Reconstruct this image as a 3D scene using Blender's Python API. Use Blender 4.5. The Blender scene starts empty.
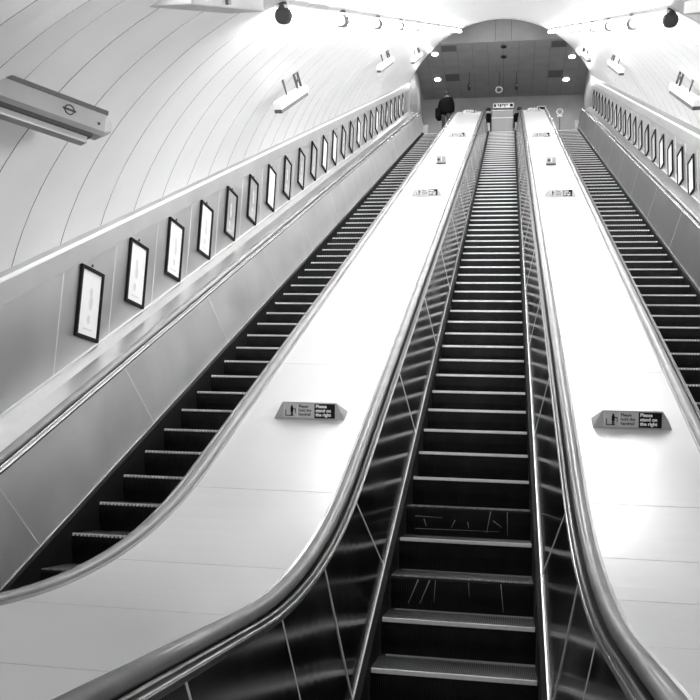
import bpy, bmesh, math, random
from math import sin, cos, tan, radians, pi, sqrt
from mathutils import Vector, Matrix
random.seed(7)
C = bpy.context.scene.collection
PH = radians(30); T = tan(PH)
ZF, ZT = -0.33, 15.1            # lower and upper floor levels
YI0, YI1 = ZF / T, ZT / T       # where the incline meets them
XL, XR = -2.57, 2.42            # centre lines of the side escalators
WL, WR = -3.68, 3.40            # poster walls
Y0, Y1 = -4.0, 27.3             # ends of the escalators
YV = 25.2                       # upper end of the vault
ZC = 18.4                       # lobby ceiling
YFAR = 30.0

# ------------------------------------------------------------------ materials
def nodes(name):
    m = bpy.data.materials.new(name); m.use_nodes = True
    nt = m.node_tree; return m, nt, nt.nodes['Principled BSDF']
def mat(name, v, rough=.5, metal=0., var=0., scale=3., coat=0., bump=0., rvar=0., stretch=(1, 1, 1), spec=.5):
    m, nt, b = nodes(name)
    b.inputs['Base Color'].default_value = (v, v, v, 1)
    b.inputs['Roughness'].default_value = rough; b.inputs['Metallic'].default_value = metal
    b.inputs['Coat Weight'].default_value = coat; b.inputs['Specular IOR Level'].default_value = spec
    if var or bump or rvar:
        tc = nt.nodes.new('ShaderNodeTexCoord'); mp = nt.nodes.new('ShaderNodeMapping')
        mp.inputs['Scale'].default_value = stretch
        nz = nt.nodes.new('ShaderNodeTexNoise'); nz.inputs['Scale'].default_value = scale; nz.inputs['Detail'].default_value = 5
        nt.links.new(tc.outputs['Object'], mp.inputs['Vector']); nt.links.new(mp.outputs['Vector'], nz.inputs['Vector'])
        if var:
            r = nt.nodes.new('ShaderNodeMapRange')
            r.inputs['From Min'].default_value = .3; r.inputs['From Max'].default_value = .7
            r.inputs['To Min'].default_value = max(0, v - var); r.inputs['To Max'].default_value = v + var
            nt.links.new(nz.outputs['Fac'], r.inputs['Value'])
            cb = nt.nodes.new('ShaderNodeCombineColor')
            for k in ('Red', 'Green', 'Blue'): nt.links.new(r.outputs['Result'], cb.inputs[k])
            nt.links.new(cb.outputs['Color'], b.inputs['Base Color'])
        if rvar:
            r = nt.nodes.new('ShaderNodeMapRange')
            r.inputs['From Min'].default_value = .3; r.inputs['From Max'].default_value = .7
            r.inputs['To Min'].default_value = max(.02, rough - rvar); r.inputs['To Max'].default_value = rough + rvar
            nt.links.new(nz.outputs['Fac'], r.inputs['Value']); nt.links.new(r.outputs['Result'], b.inputs['Roughness'])
        if bump:
            bp = nt.nodes.new('ShaderNodeBump'); bp.inputs['Strength'].default_value = bump; bp.inputs['Distance'].default_value = .02
            nt.links.new(nz.outputs['Fac'], bp.inputs['Height']); nt.links.new(bp.outputs['Normal'], b.inputs['Normal'])
    return m
def emis(name, v, s):
    m, nt, b = nodes(name)
    b.inputs['Base Color'].default_value = (v, v, v, 1)
    b.inputs['Emission Color'].default_value = (1, 1, 1, 1); b.inputs['Emission Strength'].default_value = s
    return m
M = dict(
    vault=mat('vault_enamel', .91, .3, 0, .03, 1.2, bump=.06),
    seam=mat('vault_seam', .16, .6),
    wall=mat('brushed_wall_panel', .56, .36, .75, .03, 2., rvar=.05, stretch=(1, 1, .25)),
    walltrim=mat('wall_trim_metal', .46, .42, .6, .03, 2.),
    bright=mat('bright_trim', .88, .22, 1., .04, 6.),
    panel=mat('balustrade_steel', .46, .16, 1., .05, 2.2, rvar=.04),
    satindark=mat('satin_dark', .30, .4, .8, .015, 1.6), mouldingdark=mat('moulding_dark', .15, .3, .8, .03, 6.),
    greypaper=mat('grey_poster', .42, .35, 0, .12, 4.), strip=mat('cover_strip', .75, .5), treadtop=mat('tread_rib_glint', .26, .38, .5, .02, 20.),
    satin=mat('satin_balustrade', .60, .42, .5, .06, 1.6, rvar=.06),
    moulding=mat('moulding_metal', .46, .26, 1., .04, 6.),
    ledge=mat('polished_ledge', .42, .3, 1., .03, 3.),
    skirt=mat('skirt_black', .01, .6, spec=.2),
    deck=mat('deck_sheet', .73, .34, .35, .02, 1.5, rvar=.05, bump=.02),
    groove=mat('groove_dark', .08, .6),
    rail=mat('handrail_rubber', .24, .24, 0, .03, 5., spec=.8),
    gap=mat('gap_black', .01, .7),
    step=mat('step_black', .015, .4, .2, .006, 9., spec=.35),
    nosing=mat('nosing_paint', .92, .45, 0, .06, 30.),
    worn_dim=mat('nosing_worn_dim', .34, .5, .2, .2, 30.),
    palemark=mat('scratch_mark', .5, .6),
    black=mat('frame_black', .01, .65, spec=.15),
    paper=mat('poster_paper', .95, .4, 0, .03, 3.),
    ink=mat('poster_ink', .74, .5),
    signgrey=mat('sign_grey', .42, .4, .2),
    signface=mat('sign_face', .5, .4),
    white=mat('white_paint', .88, .4),
    tile=mat('lobby_tile', .30, .5, 0, .02, 2.),
    tilegap=mat('lobby_joint', .12, .7),
    vent=mat('vent_dark', .16, .6),
    floor=mat('landing_floor', .22, .35, 0, .03, 8.),
    lobbywall=mat('lobby_wall', .34, .5, 0, .03, 1.5),
    cap=mat('cap_grey', .07, .5), beam=mat('fixture_grey', .40, .4, .3, .05, 3.),
    beamdark=mat('fixture_dark_grey', .12, .45, .3),
    dark=mat('bracket_dark', .05, .45, .2),
    tube=emis('tube_glow', .9, 26.),
    lamp=emis('downlight_glow', .9, 14.), uplow=emis('uplight_glow_low', .9, .25),
    skin=mat('skin', .35, .5), hair=mat('hair', .015, .6), coat=mat('coat_cloth', .008, .9, spec=.08),
    trousers=mat('trouser_cloth', .06, .8), shoe=mat('shoe_leather', .012, .4),
)
# ------------------------------------------------------------------ object helpers
def tag(o, label=None, cat=None, group=None, kind=None):
    if label: o['label'] = label
    if cat: o['category'] = cat
    if group: o['group'] = group
    if kind: o['kind'] = kind
    return o
def empty(name, loc, label, cat, group=None):
    o = bpy.data.objects.new(name, None); C.objects.link(o); o.location = loc; o.empty_display_size = .1
    return tag(o, label, cat, group)
def obj(name, bm, mats, parent=None, smooth=False, local=False):
    """link a bmesh as one object; geometry given in world space unless local"""
    me = bpy.data.meshes.new(name)
    bmesh.ops.recalc_face_normals(bm, faces=bm.faces)
    bm.to_mesh(me); bm.free()
    for m in (mats if isinstance(mats, (list, tuple)) else [mats]): me.materials.append(m)
    if smooth:
        for p in me.polygons: p.use_smooth = True
    return link(name, me, parent, local)
def link(name, me, parent=None, local=False):
    o = bpy.data.objects.new(name, me); C.objects.link(o)
    if parent:
        o.parent = parent
        if not local:
            p = Vector((0, 0, 0)); q = parent
            while q: p += q.location; q = q.parent
            o.location = -p
    return o
def struct(name, bm, m, smooth=False):
    return tag(obj(name, bm, m, None, smooth), kind='structure')
def fix(o):
    """move a top-level mesh's origin to its centre"""
    me = o.data; c = sum((v.co for v in me.vertices), Vector()) / len(me.vertices)
    me.transform(Matrix.Translation(-c)); o.location = c; return o
def quad(bm, pts, mi=0):
    f = bm.faces.new([bm.verts.new(p) for p in pts]); f.material_index = mi; return f
def box(bm, lo, hi, mtx=None, mi=0, bev=0.):
    b2 = bmesh.new(); bmesh.ops.create_cube(b2, size=1)
    for v in b2.verts: v.co = Vector([(lo[i] + hi[i]) / 2 + v.co[i] * (hi[i] - lo[i]) for i in range(3)])
    if bev: bmesh.ops.bevel(b2, geom=b2.edges[:], offset=bev, segments=2, affect='EDGES', profile=.6)
    add(bm, b2, mtx, mi)
def add(bm, b2, mtx=None, mi=0):
    mp = {}
    for v in b2.verts: mp[v] = bm.verts.new(mtx @ v.co if mtx else v.co)
    for f in b2.faces:
        try:
            g = bm.faces.new([mp[v] for v in f.verts]); g.material_index = mi; g.smooth = f.smooth
        except ValueError: pass
    b2.free()
def tube(bm, pts, r, n=10, mi=0, cap=True):
    rings = []; pts = [Vector(p) for p in pts]
    for i, p in enumerate(pts):
        d = (pts[min(i + 1, len(pts) - 1)] - pts[max(i - 1, 0)]).normalized()
        up = Vector((0, 0, 1)) if abs(d.z) < .95 else Vector((1, 0, 0))
        a = d.cross(up).normalized(); b = a.cross(d)
        rr = r[i] if isinstance(r, (list, tuple)) else r
        rings.append([bm.verts.new(p + rr * (cos(2 * pi * k / n) * a + sin(2 * pi * k / n) * b)) for k in range(n)])
    for A, B in zip(rings, rings[1:]):
        for k in range(n):
            f = bm.faces.new((A[k], A[(k + 1) % n], B[(k + 1) % n], B[k])); f.material_index = mi; f.smooth = True
    if cap:
        for R_ in (rings[0], rings[-1]): bm.faces.new(R_).material_index = mi
def disc(bm, c, r, axis='z', t=.01, n=24, mi=0):
    d = {'z': Vector((0, 0, 1)), 'y': Vector((0, 1, 0)), 'x': Vector((1, 0, 0))}[axis] if isinstance(axis, str) else Vector(axis)
    tube(bm, [Vector(c) - d * t / 2, Vector(c) + d * t / 2], r, n, mi)
def text_bm(s, size, mtx, bm=None, thick=.0015, align='LEFT', bold=0.):
    cu = bpy.data.curves.new('lettering', 'FONT'); cu.body = s; cu.size = size; cu.extrude = thick; cu.align_x = align
    cu.offset = bold; cu.space_line = .95; cu.resolution_u = 3
    o = bpy.data.objects.new('lettering', cu); C.objects.link(o)
    dg = bpy.context.evaluated_depsgraph_get(); me = bpy.data.meshes.new_from_object(o.evaluated_get(dg))
    bpy.data.objects.remove(o); bpy.data.curves.remove(cu)
    b2 = bmesh.new(); b2.from_mesh(me); bpy.data.meshes.remove(me)
    bm = bm or bmesh.new(); add(bm, b2, mtx); return bm

# ------------------------------------------------------------------ escalator path
def zp(y, h=0., R=1.0, Rt=2.7):
    """height of a line that runs h above the step noses: flat, arc, 30 degrees, arc, flat"""
    t = R * tan(PH / 2); ys = YI0 - t
    tt = Rt * tan(PH / 2); ye = YI1 + tt
    if y <= ys: z = ZF
    elif y < ys + R * sin(PH): z = ZF + R - sqrt(max(0, R * R - (y - ys) ** 2))
    elif y < ye - Rt * sin(PH): z = T * y
    elif y < ye: z = ZT - Rt + sqrt(max(0, Rt * Rt - (ye - y) ** 2))
    else: z = ZT
    return z + h
RB = 4.5
def ylist(a, b, R=RB, Rt=2.7, n=14):
    t = R * tan(PH / 2); tt = Rt * tan(PH / 2)
    ys = [a, b] + [YI0 - t + R * sin(PH) * k / n for k in range(n + 1)] + [YI1 + tt - Rt * sin(PH) * k / n for k in range(n + 1)]
    m = YI0 + 2
    while m < YI1 - 1.5: ys.append(m); m += 1.5
    return sorted({round(y, 4) for y in ys if a - 1e-6 <= y <= b + 1e-6})
def loft(bm, prof, ys, closed=True, mi=0, cap=True, smooth=True):
    """sweep a profile of (x, h, R) along y; each profile point follows its own curve"""
    rings = [[bm.verts.new((x, y, zp(y, h, R))) for (x, h, R) in prof] for y in ys]
    n = len(prof)
    for A, B in zip(rings, rings[1:]):
        for k in range(n if closed else n - 1):
            f = bm.faces.new((A[k], A[(k + 1) % n], B[(k + 1) % n], B[k])); f.material_index = mi
    if closed and cap:
        for r in (rings[0], rings[-1]): bm.faces.new(r).material_index = mi
def railpath():
    """centre line of a handrail, with the ends rolled over and down"""
    p = []; r = .33
    for k in range(9):
        a = pi * (1 - k / 8); p.append((Y0 + .05 - r * sin(a), zp(Y0, .885) - r - r * cos(a)))
    for y in ylist(Y0 + .1, Y1 - .1): p.append((y, zp(y, .885, RB)))
    for k in range(9):
        a = pi * k / 8; p.append((Y1 - .05 + r * sin(a), zp(Y1, .885) - r + r * cos(a)))
    return p
def sweep(bm, path, prof, x0, mi=0):
    rings = []
    for i, (y, z) in enumerate(path):
        a = path[max(i - 1, 0)]; b = path[min(i + 1, len(path) - 1)]
        dy, dz = b[0] - a[0], b[1] - a[1]; l = math.hypot(dy, dz); ny, nz = -dz / l, dy / l
        rings.append([bm.verts.new((x0 + px, y + ny * pn, z + nz * pn)) for px, pn in prof])
    n = len(prof)
    for A, B in zip(rings, rings[1:]):
        for k in range(n):
            f = bm.faces.new((A[k], A[(k + 1) % n], B[(k + 1) % n], B[k])); f.smooth = True; f.material_index = mi
    for r in (rings[0], rings[-1]): bm.faces.new(r)
RAILPROF = [(-.04, -.012), (-.036, .012), (-.022, .024), (.022, .024), (.036, .012), (.04, -.012), (.034, -.026), (-.034, -.026)]

# ------------------------------------------------------------------ steps (meshes shared by every copy)
def step_mesh():
    prof = [(.398, 0, 1), (.03, 0, 1), (.006, -.004, 0), (0, -.02, 0), (.004, -.06, 1), (.016, -.12, 1), (.038, -.18, 1), (.07, -.235, 1)]
    bm = bmesh.new(); n = 84; w = .99; xs = []
    for i in range(n):
        a = -w / 2 + w * i / n; p = w / n
        xs += [(a, 0), (a + p * .5, 0), (a + p * .5, 1), (a + p, 1)]
    rows = []
    for j, (y, z, g) in enumerate(prof):
        row = []
        for x, d in xs:
            dz = -.009 * d * g if j <= 1 else 0; dy = .007 * d * g if j > 3 else 0
            row.append(bm.verts.new((x, y + dy, z + dz)))
        rows.append(row)
    for A, B in zip(rows, rows[1:]):
        for k in range(len(xs) - 1): bm.faces.new((A[k], A[k + 1], B[k + 1], B[k])).material_index = 1 if A is rows[0] and k % 4 in (0, 3) else 0  # rib tops of the tread get a lighter colour for their glint
    me = bpy.data.meshes.new('step'); bm.to_mesh(me); bm.free(); me.materials.append(M['step']); me.materials.append(M['treadtop']); return me
def nosing_mesh(kind):
    bm = bmesh.new()
    if kind == 'plain': box(bm, (-.488, -.006, -.022), (.488, .018, .004), bev=.003)
    elif kind == 'worn_dim': box(bm, (-.488, -.004, -.006), (.488, .008, .003), bev=.001)
    else:
        n = 30
        for i in range(n):
            a = -.488 + .976 * i / n; box(bm, (a, -.007, -.018), (a + .017, .014, .005))
        box(bm, (-.488, -.002, -.006), (.488, .008, .002))
    me = bpy.data.meshes.new('nosing_strip'); bm.to_mesh(me); bm.free()
    me.materials.append(M['worn_dim' if kind == 'worn_dim' else 'nosing']); return me
STEP = step_mesh(); NOSE = {k: nosing_mesh(k) for k in ('plain', 'toothed', 'worn_dim')}

def escalator(x0, label, phase, nose, joints):
    e = empty('escalator', (x0, 0, ZF), label, 'escalator', 'escalators side by side')
    i = -8
    while True:
        y = phase + .4 * i
        if y > YI1 + 1.0: break
        if y > -2.4:
            s = link('step', STEP, e, True); s.location = (0, y, zp(y) - ZF)
            nk = 'worn_dim' if (nose == 'plain' and i in (2, 4)) or (x0 < -1 and i < 2) else nose  # the left escalator's lowest steps also get the thin dim strip
            k = link('nosing_strip', NOSE[nk], s, True)
            if nose == 'plain' and i in (2, 4): riser_lines(s, i)
        i += 1
    pth = railpath()
    for s in (-1, 1):
        wd = .06 if s < 0 and x0 < -1 else 0.
        f = lambda prof: [(x0 + s * (x + wd), h, R) for x, h, R in prof]
        # skirt beside the steps and the bright strip on its top edge
        bm = bmesh.new(); loft(bm, f([(.505, -.5, 1), (.505, .045, 1), (.55, .045, 1), (.55, -.5, 1)]), ylist(Y0, Y1, 1.0)); obj('skirt', bm, M['skirt'], e)
        bm = bmesh.new(); loft(bm, f([(.536, .045, 1), (.538, .058, 1), (.548, .061, 1), (.552, .045, 1)]), ylist(Y0, Y1, 1.0)); obj('skirt_capping', bm, M['moulding'], e)
        # leaning steel balustrade
        bm = bmesh.new()
        ys = sorted(set(ylist(Y0, Y1, RB) + ylist(Y0, Y1, 1.0)))
        loft(bm, f([(.548, .05, 1), (.662, .835, RB), (.682, .835, RB), (.568, .05, 1)]), ys)
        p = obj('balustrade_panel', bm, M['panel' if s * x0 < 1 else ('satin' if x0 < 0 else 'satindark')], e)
        for jt, jb in joints:
            bm = bmesh.new(); a = Vector((x0 + s * (.546 + wd), jb, zp(jb, .06, 1))); b = Vector((x0 + s * (.659 + wd), jt, zp(jt, .83, RB)))
            d = Vector((0, .005, .003)); o = Vector((s * .002, 0, 0))
            vs = [bm.verts.new(v) for v in (a - d, b - d, b + d, a + d, a - d + o * 3, b - d + o * 3, b + d + o * 3, a + d + o * 3)]
            for q in ((0, 1, 2, 3), (4, 5, 6, 7), (0, 1, 5, 4), (2, 3, 7, 6), (1, 2, 6, 5), (0, 3, 7, 4)): bm.faces.new([vs[t] for t in q])
            obj('joint_strip', bm, M['strip'], p)
        # moulding between balustrade and handrail
        bm = bmesh.new(); loft(bm, f([(.656, .832, RB), (.652, .85, RB), (.664, .858, RB), (.672, .852, RB), (.676, .866, RB), (.686, .87, RB), (.69, .858, RB), (.69, .82, RB), (.662, .82, RB)]), ylist(Y0, Y1)); obj('inner_moulding', bm, M['moulding' if abs(x0) > 1 and s * x0 > 0 else 'mouldingdark'], e)
        bm = bmesh.new(); loft(bm, f([(.654, .85, RB), (.6575, .8555, RB), (.662, .857, RB), (.66, .846, RB)]), ylist(Y0, Y1)); loft(bm, f([(.683, .868, RB), (.6855, .872, RB), (.689, .87, RB), (.688, .862, RB)]), ylist(Y0, Y1)); obj('bead', bm, M['moulding'], e)
        bm = bmesh.new(); loft(bm, f([(.69, .80, RB), (.69, .846, RB), (.786, .846, RB), (.786, .80, RB)]), ylist(Y0, Y1)); obj('handrail_track', bm, M['gap'], e)
        bm = bmesh.new(); sweep(bm, pth, RAILPROF, x0 + s * (.748 + wd)); obj('handrail', bm, M['rail'], e, True)
        # newel plates that close the two ends
        for ya, yb in ((Y0, Y0 + .02), (Y1 - .02, Y1)):
            bm = bmesh.new(); zf = ZF if ya < 0 else ZT
            box(bm, (min(x0 + s * .51, x0 + s * .79), ya, zf), (max(x0 + s * .51, x0 + s * .79), yb, zf + .84)); obj('newel_panel', bm, M['panel'], e)
    # floor plates where the steps run out
    for ya, yb, z in ((Y0, -2.4, ZF), (YI1 + 1.2, Y1, ZT)):
        bm = bmesh.new(); box(bm, (x0 - .5, ya, z - .06), (x0 + .5, yb, z + .004)); obj('comb_plate', bm, M['step'], e)
    return e
def riser_lines(s, i):  # thin pale lines laid over the risers of two steps
    bm = bmesh.new()
    def mk(x1, z1, x2, z2, w=.004):
        d = Vector((x2 - x1, 0, z2 - z1)); n = Vector((-d.z, 0, d.x)).normalized() * w
        def P(x, z): return Vector((x, -.004 + (.03 * (-z - .06) / .1 if z < -.06 else 0), z))
        a, b = P(x1, z1), P(x2, z2)
        bm.faces.new([bm.verts.new(v) for v in (a - n, b - n * .4, b + n * .4, a + n)])
    if i == 2:
        for q in ((-.30, -.02, -.37, -.19), (-.22, -.02, -.29, -.19), (.27, -.02, .29, -.21, .003), (-.18, -.02, -.19, -.17, .002), (.05, -.02, .055, -.12, .002)): mk(*q)
    else:
        for q in ((-.42, -.08, -.2, -.085, .002), (-.42, -.18, .25, -.175, .002), (.18, -.02, .15, -.19, .003), (.2, -.09, .27, -.14, .003), (.31, -.02, .315, -.2, .002), (-.35, -.10, -.33, -.16), (-.1, -.1, -.13, -.16, .003), (.0, -.11, .01, -.16, .003)): mk(*q)
    for v in bm.verts: v.co.y -= .004
    obj('pale_lines', bm, M['palemark'], s, local=True)

J0 = [(-2.6, -2.2), (-1.5, -1.1), (-.66, -.28), (.22, .80), (2.15, 2.62)] + [(4.15 + 2.05 * k, 4.65 + 2.05 * k) for k in range(11)]
JS = [(-2.6, -2.2), (-1.0, -.6), (.3, .8), (2.15, 2.65)] + [(4.15 + 2.08 * k, 4.66 + 2.08 * k) for k in range(11)]
escalator(0., 'middle escalator, empty black steps climbing between dark reflecting steel sides', 0., 'plain', J0)
escalator(XL, 'left escalator running beside the wall with the large framed posters', .25, 'toothed', JS)
escalator(XR, 'right escalator at the right edge of the picture, black steps beside the right poster wall', .27, 'plain2' if False else 'toothed', JS)

# ------------------------------------------------------------------ sloping decks between and beside the escalators
def deck(xa, xb, joints, label):
    d = empty('escalator_deck', ((xa + xb) / 2, Y0, ZF), label, 'deck')
    cuts = [Y0] + sorted(joints) + [Y1]
    bm = bmesh.new()
    for a, b in zip(cuts, cuts[1:]):
        a2, b2 = a + .003, b - .003
        loft(bm, [(xa, .876, RB), (xb, .876, RB), (xb, .856, RB), (xa, .856, RB)], ylist(a2, b2))
    obj('top_sheet', bm, M['deck'], d)
    bm = bmesh.new(); loft(bm, [(xa, .868, RB), (xb, .868, RB), (xb, .74, RB), (xa, .74, RB)], ylist(Y0, Y1)); obj('joint_backing', bm, M['groove'], d)
    for s, x in ((1, xa), (-1, xb)):
        bm = bmesh.new(); loft(bm, [(x, .87, RB), (x, .888, RB), (x + s * .016, .892, RB), (x + s * .02, .877, RB)], ylist(Y0, Y1)); obj('edge_strip', bm, M['moulding'], d)
    for y, z in ((Y0, ZF), (Y1 - .03, ZT)):
        bm = bmesh.new(); box(bm, (xa, y, z), (xb, y + .03, z + .855)); obj('end_panel', bm, M['panel'], d)
    return d
JD = [-2.75, -1.72, -.84, .24, 2.2] + [2.2 + 1.95 * k for k in range(1, 13)]
JR = [-2.6, -1.75, -1.0, -.42, .25, 2.16] + [2.16 + 1.9 * k for k in range(1, 13)]
e = .788
deck(XL + e, -e, JD, 'broad white sloping deck between the left and middle escalators')
deck(e, XR - e, JR, 'broad white sloping deck between the middle and right escalators')
# narrow polished ledges against the poster walls
for xa, xb, lab in ((WL + .003, XL - e - .06, 'narrow polished ledge under the left poster wall'), (XR + e, WR - .003, 'narrow polished ledge under the right poster wall')):
    d = empty('wall_ledge', ((xa + xb) / 2, Y0, ZF), lab, 'ledge')
    out = xa if xa < 0 else xb; inn = xb if xa < 0 else xa; sg = 1 if xa < 0 else -1
    bm = bmesh.new(); loft(bm, [(out, .985 - .05 * (sg < 0), RB), (out + sg * .03, .975 - .05 * (sg < 0), RB), (out + sg * .1, .925 - .02 * (sg < 0), RB), (inn, .885, RB), (inn, .74, RB), (out, .74, RB)], ylist(Y0, Y1)); obj('ledge_sheet', bm, M['ledge'], d)
    bm = bmesh.new(); loft(bm, [(out, .98 - .05 * (sg < 0), RB), (out + sg * .008, .98 - .05 * (sg < 0), RB), (out + sg * .008, 1.0 - .05 * (sg < 0), RB), (out, 1.003 - .05 * (sg < 0), RB)], ylist(Y0, YV)); obj('upstand', bm, M['white'], d)
    for y, z in ((Y0, ZF), (Y1 - .03, ZT)):
        bm = bmesh.new(); box(bm, (xa, y, z), (xb, y + .03, z + .8)); obj('end_panel', bm, M['panel'], d)

# ------------------------------------------------------------------ room shell
def path_pt(s, R=5.5):
    """point, tangent of the vault axis at arc length s from the bend"""
    t = R * tan(PH / 2)
    if s < -R * PH / 2:
        return Vector((YI0 - t + (s + R * PH / 2), ZF)), Vector((1, 0))
    if s > R * PH / 2:
        q = s - R * PH / 2; return Vector((YI0 + (t + q) * cos(PH), ZF + (t + q) * sin(PH))), Vector((cos(PH), sin(PH)))
    a = s + R * PH / 2; th = a / R
    return Vector((YI0 - t + R * sin(th), ZF + R - R * cos(th))), Vector((cos(th), sin(th)))
XC, VA, VH = -.14, 3.94, .20
TH0 = math.acos(.911); NS = 48
def vring(s, off=0.):
    p, t = path_pt(s); n = Vector((-t.y, t.x)); out = []
    for k in range(NS + 1):
        th = TH0 - .03 + (pi - 2 * TH0 + .06) * k / NS
        r = VA + off * sqrt(max(0., sin(pi * k / NS))); x = XC + r * cos(th); hn = VH + r * sin(th); q = p + n * hn
        if s > 5 and q.x > YV - .001: q = q - t * ((q.x - YV) / t.x)
        out.append(Vector((x, q.x, q.y)))
    return out
bm = bmesh.new(); S0, S1, DS = -7.4, 34., .775
def strip(A, B, mi):
    a = [bm.verts.new(v) for v in A]; b = [bm.verts.new(v) for v in B]
    for k in range(NS):
        if (A[k] - B[k]).length < 1e-4 and (A[k + 1] - B[k + 1]).length < 1e-4: continue
        f = bm.faces.new((a[k], a[k + 1], b[k + 1], b[k])); f.material_index = mi; f.smooth = True
s = S0; last = None
while s < S1:
    e_ = s + DS
    R1, R2, R3 = vring(s + .007, .0), vring(s + DS * .5, .008), vring(e_ - .007, 0.)
    strip(R1, R2, 0); strip(R2, R3, 0)
    Ra, Rb = vring(s - .007, 0), vring(s + .007, 0)
    Rc = vring(s, .02); strip(Ra, Rc, 1); strip(Rc, Rb, 1)
    s = e_
me_v = struct('ceiling', bm, [M['vault'], M['seam']])

for side, x, sg, dh in (('left', WL, 1, 0.), ('right', WR, -1, -.07)):
    bm = bmesh.new(); ys = ylist(-8.2, YV)
    loft(bm, [(x, -.4, RB), (x, 2.3, RB), (x - sg * .25, 2.3, RB), (x - sg * .25, -.4, RB)], ys)
    struct('wall_' + side, bm, M['wall'])
    bm = bmesh.new()
    loft(bm, [(x, 1.95 + dh, RB), (x + sg * .03, 1.953 + dh, RB), (x + sg * .02, 2.14 + dh, RB), (x + sg * .0, 2.16 + dh, RB)], ylist(-8.2, YV))
    struct('trim_1' if side == 'left' else 'trim_2', bm, M['walltrim'])
    bm = bmesh.new()
    loft(bm, [(x - sg * .02, 2.145 + dh, RB), (x + sg * .022, 2.145 + dh, RB), (x + sg * .022, 2.16 + dh, RB), (x + sg * .004, 2.18 + dh, RB), (x - sg * .05, 2.18 + dh, RB)], ylist(-8.2, YV))
    struct('trim_3' if side == 'left' else 'trim_4', bm, M['vault'])
    # upright cover strips between the wall sheets
    bm = bmesh.new(); k = 0; pitch, start = ((.93, 1.85 + .665) if side == 'left' else (.86, 8.78 + .44 + .21))
    yy = start - pitch * (4 if side == 'left' else 12)
    while yy < YV - .1:
        z0, z1 = zp(yy, .9, RB), zp(yy, 1.95 + dh, RB)
        box(bm, (min(x, x + sg * .004), yy - .006, z0), (max(x, x + sg * .004), yy + .006, z1)); yy += pitch
    struct('trim_5' if side == 'left' else 'trim_6', bm, M['strip'])
# lower hall
bm = bmesh.new(); box(bm, (-4.2, -8.2, ZF - .15), (4.0, Y0, ZF)); struct('floor', bm, M['floor'])
bm = bmesh.new(); box(bm, (-4.3, -8.4, ZF - .15), (4.1, -8.2, 4.2)); struct('wall_back', bm, M['lobbywall'])
# upper lobby
bm = bmesh.new(); box(bm, (-4.0, Y1, ZT - .15), (4.0, YFAR, ZT)); struct('floor_upper', bm, M['floor'])
bm = bmesh.new(); box(bm, (-4.0, YFAR, ZT - .15), (4.0, YFAR + .2, ZC + .1)); struct('wall_far', bm, M['lobbywall'])
for nm, xa, xb in (('wall_lobby_left', WL - .2, WL + .05), ('wall_lobby_right', WR + .1, WR + .35)):
    bm = bmesh.new(); box(bm, (xa, YV, 13.4), (xb, YFAR, ZC + .05)); struct(nm, bm, M['lobbywall'])
bm = bmesh.new(); box(bm, (-4.0, YV + .0, ZC + .014), (4.0, YFAR, ZC + .15), mi=1)
TW = .622
for i in range(-6, 6):
    for j in range(8):
        xa, ya = i * TW - .31 + TW / 2, YV + .02 + j * TW
        if i in range(-6, 7): box(bm, (xa + .007, ya + .007, ZC), (xa + TW - .007, min(ya + TW, YFAR) - .007, ZC + .02))
struct('ceiling_lobby', bm, [M['tile'], M['tilegap']])
# bulkhead closing the vault over the lobby
bm = bmesh.new(); pts = []
for k in range(41):
    th = TH0 * .5 + (pi - TH0) * k / 40
    x = XC + (VA + .05) * cos(th); z = T * YV + (VH + (VA + .05) * sin(th)) / cos(PH)
    pts.append((x, z))
pts = [q for q in pts if q[1] > ZC - .06]
top = [bm.verts.new((x, YV - .02, z)) for x, z in pts]; bot = [bm.verts.new((x, YV - .02, ZC - .03)) for x, z in pts]
for k in range(len(pts) - 1): bm.faces.new((top[k], top[k + 1], bot[k + 1], bot[k]))
r = bmesh.ops.extrude_face_region(bm, geom=bm.faces[:])
for v in [g for g in r['geom'] if isinstance(g, bmesh.types.BMVert)]: v.co.y += .15
for x in (-.31, .31):
    box(bm, (x - .01, YV - .035, ZC), (x + .01, YV - .0, ZC + 1.3), mi=1)
struct('wall_bulkhead', bm, [M['tile'], M['tilegap']])

# ------------------------------------------------------------------ posters
ORD = ['lowest', 'second lowest', 'third lowest', 'fourth lowest', 'fifth lowest', 'sixth lowest', 'seventh lowest', 'eighth lowest', 'ninth lowest', 'tenth lowest',
       'eleventh lowest', 'twelfth lowest', 'thirteenth lowest', 'fourteenth lowest', 'fifteenth lowest', 'sixteenth lowest', 'seventeenth lowest', 'eighteenth lowest', 'nineteenth lowest', 'twentieth lowest',
       'twenty-first lowest', 'twenty-second lowest', 'twenty-third lowest', 'twenty-fourth lowest', 'twenty-fifth lowest']
def poster_meshes(sg, w, h):
    bm = bmesh.new(); f = .034; t = .028
    for a, b in (((0, 0), (w, f)), ((0, h - f), (w, h)), ((0, f), (f, h - f)), ((w - f, f), (w, h - f))):
        box(bm, (min(0, sg * t), a[0], a[1]), (max(0, sg * t), b[0], b[1]), bev=.003)
    fr = bpy.data.meshes.new('frame'); bm.to_mesh(fr); bm.free(); fr.materials.append(M['black'])
    bm = bmesh.new(); box(bm, (min(0, sg * .012), f, f), (max(0, sg * .012), w - f, h - f))
    sh = bpy.data.meshes.new('sheet'); bm.to_mesh(sh); bm.free(); sh.materials.append(M['paper'])
    return fr, sh
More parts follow.
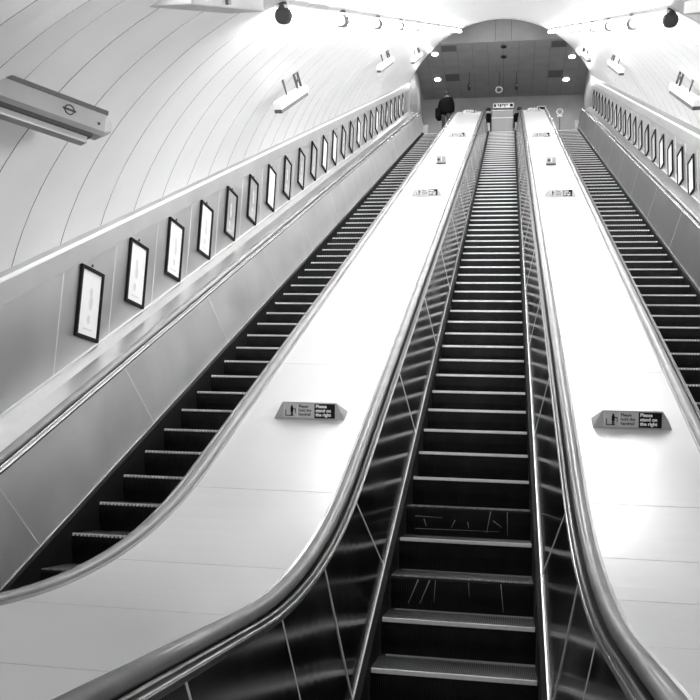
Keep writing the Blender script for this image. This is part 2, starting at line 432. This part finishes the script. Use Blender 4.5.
def print_mesh(sg, w, h, k):
    rnd = random.Random(k); bm = bmesh.new(); x = sg * .0135
    def r(a, b, c, d): quad(bm, [(x, a, b), (x, c, b), (x, c, d), (x, a, d)])
    cx = w * (.45 + .1 * rnd.random())
    def blob(c, z, ra, rz):
        bm.faces.new([bm.verts.new((x, c + ra * cos(2 * pi * i / 14), z + rz * sin(2 * pi * i / 14))) for i in range(14)])
    blob(cx, h * .66, .028, .05); blob(cx + .01, h * .52, .035, .075); blob(cx - .01, h * .28, .03, .045)
    r(w * .3, h * .13, w * .7, h * .15)
    me = bpy.data.meshes.new('print'); bm.to_mesh(me); bm.free(); me.materials.append(M['ink']); return me
def posters(side, x, sg, y0, pitch, n, w, h, hb, first):
    fr, sh = poster_meshes(sg, w, h); sg2 = sh.copy(); sg2.materials.clear(); sg2.materials.append(M['greypaper']); prints = [print_mesh(sg, w, h, k) for k in range(3)]
    for k in range(n):
        y = y0 + pitch * k
        if first == 0 and k == 0: lab = f'nearest and largest black-framed white poster on the {side} wall'
        elif k == n - 1: lab = f'farthest black-framed poster at the very top of the {side} wall'
        else: lab = f'black-framed poster, {ORD[k]} of the row in view on the {side} wall'
        o = empty('framed_poster', (x, y, T * y + hb), lab, 'poster', f'framed posters up the {side} wall')
        link('frame', fr, o, True); link('sheet', sg2 if (side == 'right' and k > 3) or (side == 'left' and k in (4, 5, 7, 8, 9, 12, 13, 15, 16, 18, 19, 21)) else sh, o, True); link('print', prints[k % 3], o, True)
        if k < 8:
            bm = bmesh.new(); box(bm, (min(0, sg * .01), w / 2 - .012, h + .02), (max(0, sg * .01), w / 2 + .012, h + .028)); box(bm, (min(0, sg * .01), w / 2 - .004, h + .028), (max(0, sg * .01), w / 2 + .012, h + .045))
            obj('hook', bm, M['dark'], o, local=True)
posters('left', WL, 1, 1.85, .93, 24, .435, .69, 1.255, 0)
posters('right', WR, -1, 8.78, .86, 19, .44, .64, 1.10, 0)

# ------------------------------------------------------------------ lamps along the vault
INC = Matrix.Rotation(PH, 4, 'X')
def lamp_row(x, h, y0, pitch, n, side):
    for k in range(n):
        y = y0 + pitch * k
        where = 'nearest' if k == 0 else ('farthest' if k == n - 1 else ORD[k].replace('lowest', 'nearest'))
        o = empty('tube_light', (x, y, T * y + h), f'glowing tube light, {where} in the {side} row under the vault', 'lamp', f'tube lights along the {side} of the vault')
        d = Vector((0, cos(PH), sin(PH))); n_ = Vector((0, -sin(PH), cos(PH))); L = pitch / cos(PH)
        bm = bmesh.new(); tube(bm, [d * .07, d * (L - .12)], .045, 14); obj('glass_tube', bm, M['tube'], o, local=True)
        for q in (.0, L - .12):
            bm = bmesh.new(); tube(bm, [d * (q + .0), d * (q + .01), d * (q + .09), d * (q + .10)], [.055, .07, .07, .055], 16)
            tube(bm, [d * (q + .035) + n_ * .04, d * (q + .035) + n_ * .11], [.05, .035], 12)
            obj('end_cap', bm, M['cap'], o, local=True)
            if k > 9: break
        bm = bmesh.new(); box(bm, (-.05, 0, .06), (.05, L - .03, .085), INC); obj('batten', bm, M['white'], o, local=True)
        for q in (.15, L - .3):
            bm = bmesh.new(); box(bm, (-.02, q, .085), (.02, q + .03, .11), INC); obj('hanger', bm, M['white'], o, local=True)
lamp_row(-1.62, 4.33, 1.05, 2.3, 10, 'left')
lamp_row(1.72, 4.14, 2.1, 2.2, 10, 'right')
# grey trunking that ends where the first lamps begin
for x, h, y, lab in ((-1.70, 4.34, .40, 'grey cable trunking above the start of the left tube lights'), (1.80, 4.17, 1.35, 'grey cable trunking above the start of the right tube lights')):
    o = empty('cable_trunking', (x, y, T * y + h), lab, 'trunking')
    bm = bmesh.new(); box(bm, (-.14, -1.5, .0), (.14, .0, .12), INC, bev=.01); obj('channel', bm, M['beam'], o, local=True)
    bm = bmesh.new(); box(bm, (-.11, -.02, .02), (.11, .015, .1), INC); obj('end_plate', bm, M['dark'], o, local=True)
    bm = bmesh.new(); box(bm, (-.16, -.9, .02), (.16, -.84, .14), INC); obj('strap', bm, M['beamdark'], o, local=True)

def uplight(x, y, h, sg, lab, lens='uplow'):
    o = empty('wall_uplight', (x, y, T * y + h), lab, 'light', 'uplight boxes on the vault')
    A = Vector((0, cos(PH), sin(PH))); up = Vector((sg * .69, -.72 * sin(PH), .72 * cos(PH)))
    yd = (A * cos(radians(15)) + up * sin(radians(15))).normalized(); zd = Vector((sg * .05, -.35, .93)); zd = (zd - yd * zd.dot(yd)).normalized(); xd = yd.cross(zd)
    R_ = Matrix((xd, yd, zd)).transposed().to_4x4()
    bm = bmesh.new(); box(bm, (-.06, -.47, -.035), (.06, .47, .06), R_, bev=.008); obj('housing', bm, M['white'], o, local=True)
    bm = bmesh.new(); box(bm, (-.055, -.465, -.085), (.055, .465, -.035), R_); obj('underside', bm, M['beamdark'], o, local=True)
    n_ = Vector((sg * -.28, -.12, .9)).normalized()
    bm = bmesh.new()
    for q in (.26, .38):
        a = R_ @ Vector((0, q, .05)); tube(bm, [a, a + n_ * .55], .019, 8)
    a = R_ @ Vector((0, .26, .05)); b = R_ @ Vector((0, .38, .05))
    for t in (.08, .2, .32, .42): tube(bm, [a + n_ * t, b + n_ * (t + .08)], .012, 6)
    obj('ladder_bracket', bm, M['dark'], o, local=True)
    bm = bmesh.new(); c = R_ @ Vector((0, -.12, .05))
    tube(bm, [c, c + n_ * .2, c + n_ * .33 + Vector((0, -.04, 0)), c + n_ * .37 + Vector((-sg * .06, -.2, -.03))], [.009, .016, .026, .012], 8)
    obj('conduit', bm, M['dark'], o, local=True)
    bm = bmesh.new(); c2 = R_ @ Vector((0, .32, .05)) + n_ * .54
    tube(bm, [c2, c2 + n_ * .16], .012, 6); obj('fixing_rod', bm, M['white'], o, local=True)
    bm = bmesh.new(); box(bm, (-.05, -.44, .06), (.05, .44, .064), R_); obj('lens_cover', bm, M[lens], o, local=True)
uplight(-2.75, 5.36, 3.26, 1, 'nearest white uplight box on the left of the vault')
uplight(-2.57, 12.29, 3.49, 1, 'middle white uplight box on the left of the vault')
uplight(-2.60, 18.52, 3.46, 1, 'farthest white uplight box on the left of the vault')
uplight(2.72, 6.25, 3.03, -1, 'nearest white uplight box on the right of the vault')
uplight(2.64, 12.76, 3.18, -1, 'middle white uplight box on the right of the vault')
uplight(2.60, 19.36, 3.26, -1, 'farthest white uplight box on the right of the vault')

# long grey fixture reaching in from the left, with the round emblem on its face
o = empty('projecting_fixture', (-2.14, -.67, 3.17), 'long grey boxed fixture with a round emblem, projecting from the left edge', 'fixture')
RB_ = Matrix.Rotation(radians(-35), 4, 'Z') @ Matrix.Rotation(radians(0), 4, 'X')
hexp = [(.05, .05), (.0, .05), (-.02, .05), (.06, .0)]
bm = bmesh.new()
prof = [(.06, .058), (.07, .05), (.07, -.058), (.045, -.08), (-.05, -.08), (-.07, -.058), (-.07, .05), (-.06, .058)]
def prism(bm, prof, ya, yb, mtx, sc=1., mi=0):
    A = [bm.verts.new(mtx @ Vector((x, ya, z))) for x, z in prof]; B = [bm.verts.new(mtx @ Vector((x * sc, yb, z * sc))) for x, z in prof]
    n = len(prof)
    for k in range(n): bm.faces.new((A[k], A[(k + 1) % n], B[(k + 1) % n], B[k])).material_index = mi
    bm.faces.new(A).material_index = mi; bm.faces.new(B).material_index = mi
prism(bm, prof, -1.5, -.06, RB_); prism(bm, prof, -.06, .0, RB_, .45); obj('housing', bm, M['beam'], o, local=True)
bm = bmesh.new(); box(bm, (-.078, -1.5, .05), (.078, -.05, .075), RB_); obj('top_cover', bm, M['beamdark'], o, local=True)
bm = bmesh.new(); box(bm, (-.05, -1.5, -.145), (.03, -.14, -.10), RB_, bev=.008); obj('lower_tray', bm, M['beam'], o, local=True)
bm = bmesh.new(); box(bm, (-.045, -1.5, -.105), (.045, -.12, -.078), RB_); obj('shadow_gap', bm, M['dark'], o, local=True)
bm = bmesh.new()
ring = [RB_ @ Vector((.0715, -.285 + .028 * cos(a * pi / 10), .0 + .028 * sin(a * pi / 10))) for a in range(21)]
tube(bm, ring, .004, 6, cap=False); box(bm, (.07, -.325, -.006), (.073, -.245, .006), RB_); obj('emblem', bm, M['dark'], o, local=True)
bm = bmesh.new(); disc(bm, RB_ @ Vector((.071, -.10, -.02)), .009, RB_.to_3x3() @ Vector((1, 0, 0)), .006, 12); obj('screw', bm, M['dark'], o, local=True)
bm = bmesh.new(); tube(bm, [RB_ @ Vector((0, -1.3, .06)), RB_ @ Vector((0, -1.3, .75))], .02, 8); obj('hanger', bm, M['beamdark'], o, local=True)

# ------------------------------------------------------------------ signs on the decks
def deck_sign(x, y, lab, h=.876, full=True):
    o = empty('deck_sign', (x, y, zp(y, h, RB)), lab, 'sign', 'standing notices on the decks')
    W, w, H, D = .284, .216, .125, .17            # half widths at foot and top, height, depth at foot
    # local frame: x across, y up the slope, z off the deck
    R_ = Matrix.Rotation(PH if y < 25.6 else 0, 4, 'X')
    f = [(-W, 0, 0), (W, 0, 0), (w, .045, H), (-w, .045, H)]; b = [(-W, D, 0), (W, D, 0), (w, .057, H), (-w, .057, H)]
    bm = bmesh.new(); vs = [bm.verts.new(R_ @ Vector(v)) for v in f + b]
    for q in ((0, 1, 2, 3), (4, 5, 6, 7), (0, 3, 7, 4), (1, 2, 6, 5), (3, 2, 6, 7), (0, 1, 5, 4)): bm.faces.new([vs[t] for t in q])
    bmesh.ops.bevel(bm, geom=bm.edges[:], offset=.004, segments=2, affect='EDGES'); obj('wedge_body', bm, M['signgrey'], o, local=True)
    tilt = math.atan2(.045, H)
    F = R_ @ Matrix.Rotation(pi / 2 - tilt, 4, 'X')       # face frame: x right, y up the face, z out of it
    def rect(bm, a, b, c, d, z=.0015): quad(bm, [F @ Vector(p) for p in ((a, b, z), (c, b, z), (c, d, z), (a, d, z))])
    L = sqrt(H * H + .045 ** 2)
    bm = bmesh.new(); box(bm, (-.205, .014, 0), (.040, L - .009, .002), F); obj('face_plate', bm, M['signface'], o, local=True)
    bm = bmesh.new(); box(bm, (.045, .012, 0), (.208, L - .008, .002), F); obj('black_plate', bm, M['black'], o, local=True)
    bm = bmesh.new()                                        # standing figure holding a rail
    disc(bm, F @ Vector((-.138, .103, .003)), .008, F.to_3x3() @ Vector((0, 0, 1)), .002, 14)
    for a, b, c, d in ((-.149, .06, -.127, .096), (-.147, .03, -.139, .062), (-.137, .03, -.129, .062), (-.186, .026, -.124, .032), (-.19, .026, -.184, .075), (-.127, .078, -.108, .085), (-.112, .05, -.107, .085)):
        box(bm, (a, b, .002), (c, d, .004), F)
    obj('pictogram', bm, M['black'], o, local=True)
    bm = bmesh.new(); box(bm, (-.2035, .02, .002), (-.2015, L - .014, .003), F); box(bm, (-.094, .02, .002), (-.092, L - .014, .003), F); obj('border_line', bm, M['white'], o, local=True)
    bm = bmesh.new()
    for i, s_ in enumerate(('Please', 'hold the', 'handrail')): text_bm(s_, .031, F @ Matrix.Translation((-.085, .093 - .031 * i, .002)), bm, .001, bold=.0006)
    obj('lettering', bm, M['black'], o, local=True)
    bm = bmesh.new()
    for i, s_ in enumerate(('Please', 'stand on', 'the right')): text_bm(s_, .035, F @ Matrix.Translation((.054, .094 - .033 * i, .002)), bm, .001, bold=.0012)
    obj('lettering', bm, M['white'], o, local=True)
LX, RX = -1.24, 1.21
for x, sd in ((LX, 'left'), (RX, 'right')):
    for y, wh in ((1.19, 'nearest and largest'), (9.6 if sd == 'left' else 9.35, 'second nearest'), (18.0 if sd == 'left' else 17.5, 'third nearest'), (25.0, 'topmost')):
        deck_sign(x, y, f'{wh} grey wedge notice on the deck {sd} of the middle escalator')
def stop_box(x, y, lab):
    o = empty('stop_button_box', (x, y, zp(y, .876, RB)), lab, 'button box', 'emergency stop boxes on the decks')
    bm = bmesh.new(); box(bm, (-.11, 0, 0), (.11, .2, .19), INC, bev=.025); obj('case', bm, M['signgrey'], o, local=True)
    bm = bmesh.new(); box(bm, (-.115, -.005, 0), (.115, .205, .035), INC, bev=.01); obj('base', bm, M['dark'], o, local=True)
    bm = bmesh.new(); box(bm, (.0, -.006, .06), (.022, .004, .165), INC); obj('face_mark', bm, M['white'], o, local=True)
    bm = bmesh.new(); disc(bm, INC @ Vector((-.05, -.004, .11)), .028, INC.to_3x3() @ Vector((0, 1, 0)), .014, 18); obj('button', bm, M['dark'], o, local=True)
stop_box(-1.29, 13.18, 'small grey stop-button box on the deck left of the middle escalator')
stop_box(1.22, 12.75, 'small grey stop-button box on the deck right of the middle escalator')

# ------------------------------------------------------------------ upper lobby furniture
def downlight(x, y, lab, z=ZC):
    o = empty('downlight', (x, y, z), lab, 'light', 'round lights in the lobby ceiling')
    bm = bmesh.new(); disc(bm, (0, 0, -.012), .15, 'z', .03, 24); obj('rim', bm, M['white'], o, local=True)
    bm = bmesh.new(); tube(bm, [(0, 0, -.025), (0, 0, -.04), (0, 0, -.055)], [.13, .12, .06], 20); obj('diffuser', bm, M['lamp'], o, local=True)
downlight(-2.77, 25.95, 'round light nearer the vault on the left of the lobby ceiling')
downlight(-2.82, 28.1, 'round light farther back on the left of the lobby ceiling')
downlight(2.76, 26.6, 'round light nearer the vault on the right of the lobby ceiling')
downlight(2.66, 28.5, 'round light farther back on the right of the lobby ceiling')
for y, lab in ((25.6, 'round dark ceiling speaker nearer the vault edge'), (26.4, 'round dark ceiling speaker behind the other one')):
    o = empty('ceiling_speaker', (0.02, y, ZC), lab, 'speaker', 'round speakers in the lobby ceiling')
    bm = bmesh.new(); tube(bm, [(0, 0, 0), (0, 0, -.03), (0, 0, -.04)], [.14, .14, .11], 24); obj('rim', bm, M['beamdark'], o, local=True)
    bm = bmesh.new(); disc(bm, (0, 0, -.042), .1, 'z', .01, 20); obj('grille', bm, M['black'], o, local=True)
for i, j, lab in ((-4, 0, 'dark ceiling vent at the front left of the lobby'), (3, 0, 'dark ceiling vent at the front right of the lobby'), (-4, 4, 'dark ceiling vent at the back left of the lobby'), (3, 4, 'dark ceiling vent at the back right of the lobby')):
    xa, ya = i * TW - .31 + TW / 2, YV + .02 + j * TW
    o = empty('ceiling_vent', (xa + TW / 2, ya + TW / 2, ZC), lab, 'vent', 'dark vents in the lobby ceiling')
    bm = bmesh.new(); a = TW / 2 - .01; box(bm, (-a, -a, -.012), (a, a, .004)); obj('plate', bm, M['vent'], o, local=True)
    bm = bmesh.new()
    for k in range(9): box(bm, (-a + .03, -a + .04 + k * .064, -.02), (a - .03, -a + .055 + k * .064, -.011))
    obj('louvre', bm, M['beamdark'], o, local=True)
o = empty('hanging_roundel', (-.17, 27.7, 17.6), 'small white ring sign hanging from the lobby ceiling', 'sign')
bm = bmesh.new(); tube(bm, [Vector((.13 * cos(a * pi / 12), 0, .13 * sin(a * pi / 12))) for a in range(25)], .026, 8, cap=False); obj('ring', bm, M['white'], o, local=True)
bm = bmesh.new(); tube(bm, [(0, 0, .13), (0, 0, ZC - 17.6)], .012, 8); obj('rod', bm, M['dark'], o, local=True)
for x, y, z, lab in ((-1.43, 27.6, 17.75, 'small dark camera hanging left of the ring sign'), (.55, 27.7, 17.75, 'small dark camera hanging right of the ring sign')):
    o = empty('security_camera', (x, y, z), lab, 'camera')
    bm = bmesh.new(); box(bm, (-.06, -.15, -.12), (.06, .15, .05), bev=.015); obj('body', bm, M['dark'], o, local=True)
    bm = bmesh.new(); box(bm, (.015, -.16, -.08), (.045, -.15, .0)); obj('lens_glass', bm, M['signface'], o, local=True)
    bm = bmesh.new(); tube(bm, [(0, 0, .05), (0, 0, ZC - z + .01)], .015, 8); obj('stem', bm, M['dark'], o, local=True)
# barrier across the head of the middle escalator
o = empty('barrier', (0, 27.0, ZT), 'low grey barrier standing across the head of the middle escalator', 'barrier')
for za, zb in ((.30, .90), (.92, 1.22)):
    bm = bmesh.new(); box(bm, (-.43, -.02, za), (.43, .02, zb), bev=.004); obj('board', bm, M['lobbywall'], o, local=True)
for z in (.905, 1.235):
    bm = bmesh.new(); box(bm, (-.44, -.026, z - .014), (.44, .026, z + .014)); obj('rail', bm, M['white'], o, local=True)
for x in (-.44, .44):
    bm = bmesh.new(); box(bm, (x - .02, -.02, 0), (x + .02, .02, 1.26)); obj('post', bm, M['beamdark'], o, local=True)
    bm = bmesh.new(); box(bm, (x - .03, -.12, 0), (x + .03, .12, .02)); obj('foot', bm, M['beamdark'], o, local=True)
def board(name, x, y, z, w, h, lab, face, marks, zfoot, group='notices at the head of the escalators'):
    o = empty(name, (x, y, zfoot), lab, 'sign', group); dz = z - zfoot
    bm = bmesh.new(); box(bm, (-w / 2, -.015, dz - h / 2), (w / 2, .015, dz + h / 2), bev=.004); obj('panel', bm, M['white'], o, local=True)
    bm = bmesh.new()
    for a, b, c, d in marks: box(bm, (a * w, -.019, dz + b * h), (c * w, -.014, dz + d * h))
    obj('dark_marks', bm, M['black' if face else 'signgrey'], o, local=True)
    for s in (-.35, .35):
        bm = bmesh.new(); box(bm, (s * w - .012, .0, 0), (s * w + .012, .02, dz)); obj('post', bm, M['dark'], o, local=True)
board('notice_board', .03, 27.15, 16.62, .84, .2, 'wide white notice above the head of the middle escalator', True,
      [(-.46, -.3, -.36, .3), (-.28, -.1, -.22, .3), (-.18, -.3, -.1, .3), (-.06, -.1, .0, .35), (.04, -.3, .1, .3), (.14, -.05, .2, .3), (.32, -.3, .46, .3)], ZT)
board('notice_board', 1.56, 26.6, 16.18, .34, .2, 'small dark notice with a white border beside the right deck', True, [(-.42, -.32, .42, .34)], ZT)
o = empty('ring_sign', (2.32, 27.2, ZT), 'white ring sign on a post at the head of the right escalator', 'sign')
bm = bmesh.new(); tube(bm, [Vector((.12 * cos(a * pi / 12), 0, 1.2 + .12 * sin(a * pi / 12))) for a in range(25)], .024, 8, cap=False); obj('ring', bm, M['white'], o, local=True)
bm = bmesh.new(); box(bm, (-.1, -.01, .98), (.1, .01, 1.06)); obj('caption_plate', bm, M['white'], o, local=True)
bm = bmesh.new(); tube(bm, [(0, .03, 0), (0, .03, 1.1)], .015, 8); obj('post', bm, M['dark'], o, local=True)

# ------------------------------------------------------------------ people
def skin_mesh(verts, edges, radii, sub=2, root=0):
    me = bpy.data.meshes.new('skin'); me.from_pydata([Vector(v) for v in verts], edges, [])
    o = bpy.data.objects.new('skin', me); C.objects.link(o)
    mod = o.modifiers.new('s', 'SKIN'); mod.use_smooth_shade = True
    ss = o.modifiers.new('u', 'SUBSURF'); ss.levels = sub; ss.render_levels = sub
    for i, r in enumerate(radii):
        d = me.skin_vertices[0].data[i]; d.radius = r if isinstance(r, tuple) else (r, r); d.use_root = (i == root)
    dg = bpy.context.evaluated_depsgraph_get(); out = bpy.data.meshes.new_from_object(o.evaluated_get(dg))
    bpy.data.objects.remove(o); bpy.data.meshes.remove(me)
    for p in out.polygons: p.use_smooth = True
    return out
def person(loc, rz, label, stride=.12, lean=.06, bag=None, bulk=1.):
    o = empty('person', loc, label, 'person'); o.rotation_euler = (0, 0, rz); o.scale = (1.04,) * 3
    def put(name, me, m, par=o):
        me.materials.clear(); me.materials.append(m); return link(name, me, par, True)
    L = lean
    P = dict(pel=(0, 0, .95), wa=(0, .02 * 1, 1.1), ch=(0, L, 1.32), nk=(0, L + .02, 1.5), hd0=(0, L + .045, 1.6), hd1=(0, L + .05, 1.68), hd2=(0, L + .045, 1.75),
             ns=(0, L + .15, 1.645),
             shl=(-.18, L, 1.42), ell=(-.25, L - .03, 1.14), wrl=(-.25, L + .12, .93), hal=(-.25, L + .17, .86),
             shr=(.18, L, 1.42), elr=(.25, L - .03, 1.14), wrr=(.25, L + .13, .94), har=(.25, L + .18, .87),
             hil=(-.1, 0, .9), knl=(-.11, stride * .6 + .02, .5), anl=(-.11, stride * .5, .09), tol=(-.12, stride * .5 + .15, .03),
             hir=(.1, 0, .9), knr=(.11, -stride * .3 + .03, .5), anr=(.11, -stride, .09), tor=(.12, -stride + .15, .03))
    N = list(P); ix = {k: i for i, k in enumerate(N)}
    E = [('pel', 'wa'), ('wa', 'ch'), ('ch', 'nk'), ('nk', 'hd0'), ('hd0', 'hd1'), ('hd1', 'hd2'), ('hd0', 'ns'), ('ch', 'shl'), ('shl', 'ell'), ('ell', 'wrl'), ('wrl', 'hal'),
         ('ch', 'shr'), ('shr', 'elr'), ('elr', 'wrr'), ('wrr', 'har'), ('pel', 'hil'), ('hil', 'knl'), ('knl', 'anl'), ('anl', 'tol'), ('pel', 'hir'), ('hir', 'knr'), ('knr', 'anr'), ('anr', 'tor')]
    rad = dict(pel=(.15, .11), wa=(.14, .1), ch=(.16, .11), nk=.055, hd0=.075, hd1=.092, hd2=.06, ns=.02, shl=.06, ell=.045, wrl=.03, hal=.03, shr=.06, elr=.045, wrr=.03, har=.03,
               hil=.09, knl=.055, anl=.04, tol=.035, hir=.09, knr=.055, anr=.04, tor=.035)
    put('body', skin_mesh([P[k] for k in N], [(ix[a], ix[b]) for a, b in E], [rad[k] for k in N]), M['skin'])
    def sub(keys, edges, rr, extra={}):
        Q = dict(P); Q.update(extra); ii = {k: i for i, k in enumerate(keys)}
        return skin_mesh([Q[k] for k in keys], [(ii[a], ii[b]) for a, b in edges], [rr[k] for k in keys])
    b = bulk
    put('coat', sub(['ch', 'wa', 'hem', 'nkb', 'shl', 'ell', 'wrl', 'shr', 'elr', 'wrr'],
        [('ch', 'wa'), ('wa', 'hem'), ('ch', 'nkb'), ('ch', 'shl'), ('shl', 'ell'), ('ell', 'wrl'), ('ch', 'shr'), ('shr', 'elr'), ('elr', 'wrr')],
        dict(ch=(.21 * b, .16 * b), wa=(.2 * b, .16 * b), hem=(.22 * b, .17 * b), nkb=.085, shl=.085 * b, ell=.07 * b, wrl=.055, shr=.085 * b, elr=.07 * b, wrr=.055),
        dict(hem=(-.03, .0, .74), nkb=(0, L + .01, 1.5))), M['coat'])
    for s in 'lr':
        put('trouser_leg', sub(['hi' + s, 'kn' + s, 'an' + s], [('hi' + s, 'kn' + s), ('kn' + s, 'an' + s)], {'hi' + s: .1, 'kn' + s: .075, 'an' + s: .065}), M['trousers'])
        x, y, z = P['an' + s]; bm = bmesh.new(); box(bm, (x - .05, y - .08, 0), (x + .05, y + .2, .09), bev=.03); put('shoe', (lambda m: (bm.to_mesh(m), m)[1])(bpy.data.meshes.new('shoe')), M['shoe']); bm.free()
    hx = {'h0': (0, L + .01, 1.60), 'h1': (0, L + .03, 1.72), 'h2': (0, L + .05, 1.76)}
    put('hair', skin_mesh([hx[k] for k in ('h0', 'h1', 'h2')], [(0, 1), (1, 2)], [.1, .113, .09]), M['hair'])
    for sx in (-1, 1):
        bm = bmesh.new(); bmesh.ops.create_icosphere(bm, subdivisions=2, radius=.03)
        for v in bm.verts: v.co = Vector((v.co.x * .4 + sx * .096, v.co.y * .7 + L + .05, v.co.z + 1.645))
        me = bpy.data.meshes.new('ear'); bm.to_mesh(me); bm.free(); put('ear', me, M['skin'])
        # mitten-free hand: four fingers and a thumb
        wv = P['wrl' if sx < 0 else 'wrr']; hv = P['hal' if sx < 0 else 'har']; bm = bmesh.new()
        d = (Vector(hv) - Vector(wv)).normalized()
        for q in range(4):
            a = Vector(hv) + Vector((0, (q - 1.5) * .02, 0)); ln = (.06, .07, .066, .052)[q]
            tube(bm, [a, a + d * ln * .6, a + d * ln + Vector((-sx * .02, 0, 0))], [.011, .01, .007], 6)
        a = Vector(wv) + d * .04; tube(bm, [a + Vector((0, .025, 0)), a + Vector((-sx * .01, .05, -.03)), a + Vector((-sx * .02, .055, -.055))], [.012, .011, .008], 6)
        me = bpy.data.meshes.new('fingers'); bm.to_mesh(me); bm.free(); put('fingers', me, M['skin'])
    if bag:
        b_ = empty('shoulder_bag', tuple(Vector(loc) + Matrix.Rotation(rz, 3, 'Z') @ Vector((-.28, -.08, .62))), bag, 'bag'); b_.rotation_euler = (0, 0, rz)
        bm = bmesh.new(); box(bm, (-.1, -.2, 0), (.09, .2, .42), bev=.06); obj('pouch', bm, M['coat'], b_, True, local=True)
        bm = bmesh.new(); tube(bm, [(0, -.15, .38), (.04, -.1, .7), (.1, .03, .86), (.08, .13, .7), (0, .15, .38)], .014, 6); obj('strap', bm, M['coat'], b_, local=True)
    return o
person((-2.28, 26.25, 15.045), radians(-12), 'person in a dark coat seen from behind, stepping off the left escalator', bag='bulky dark bag on the left side of the person on the left escalator', bulk=1.5)
person((-.60, 27.93, 15.1), radians(8), 'person in dark clothes walking away, left of the barrier', stride=.2)
person((.70, 27.95, 15.1), radians(-5), 'person in dark clothes walking away, right of the barrier', stride=.16)

# ------------------------------------------------------------------ light, world, camera
w = bpy.data.worlds.new('World'); bpy.context.scene.world = w; w.use_nodes = True
w.node_tree.nodes['Background'].inputs[0].default_value = (1, 1, 1, 1); w.node_tree.nodes['Background'].inputs[1].default_value = .05
for x, y, en in ((-1.6, -6.3, 26), (1.6, -6.3, 26)):  # unseen fill lights added behind the camera to brighten the near end
    l = bpy.data.lights.new('hall_fill', 'AREA'); l.shape = 'RECTANGLE'; l.size = .3; l.size_y = 2.4; l.energy = en
    lo = bpy.data.objects.new('hall_fill', l); C.objects.link(lo); lo.location = (x, y, 3.25)
for sx, en in ((1, 520), (-1, 260)):  # unseen spots added to lift the near vault, no fixtures there
    l = bpy.data.lights.new('vault_fill', 'SPOT'); l.energy = en; l.spot_size = radians(75); l.spot_blend = 1.; l.shadow_soft_size = .25
    lo = bpy.data.objects.new('vault_fill', l); C.objects.link(lo); lo.location = (2.4 * sx, -3.2, 2.2)
    lo.rotation_euler = (Vector((-3.1 * sx, 2.6, 4.9)) - lo.location).to_track_quat('-Z', 'Y').to_euler()
for x, y in ((-2.77, 25.95), (-2.82, 28.1), (2.76, 26.6), (2.66, 28.5)):
    l = bpy.data.lights.new('downlight_beam', 'SPOT'); l.energy = 60; l.spot_size = radians(150); l.spot_blend = .6; l.shadow_soft_size = .1
    lo = bpy.data.objects.new('downlight_beam', l); C.objects.link(lo); lo.location = (x, y, ZC - .08)
cam = bpy.data.cameras.new('camera'); co = bpy.data.objects.new('camera', cam); C.objects.link(co)
F = 816.415; yaw, pitch, roll = .160659774, .156209167, .040762557
cam.sensor_width = 36; cam.sensor_fit = 'HORIZONTAL'; cam.lens = 36 * F / 700; cam.shift_x = -25 / 700; cam.clip_start = .02; cam.clip_end = 200
f = Vector((-sin(yaw) * cos(pitch), cos(yaw) * cos(pitch), sin(pitch))); r = Vector((cos(yaw), sin(yaw), 0)); u = r.cross(f)
r2 = r * cos(roll) + u * sin(roll); u2 = -r * sin(roll) + u * cos(roll)
m = Matrix.Identity(4)
for i in range(3): m[i][0] = r2[i]; m[i][1] = u2[i]; m[i][2] = -f[i]; m[i][3] = (.27798669, -5.07330518, 1.12533799)[i]
co.matrix_world = m
sc = bpy.context.scene; sc.camera = co
sc.view_settings.view_transform = 'Standard'; sc.view_settings.look = 'None'; sc.view_settings.exposure = .65; sc.view_settings.gamma = 1; sc.view_settings.use_curve_mapping = False
sc.cycles.max_bounces = 10; sc.cycles.use_denoising = True
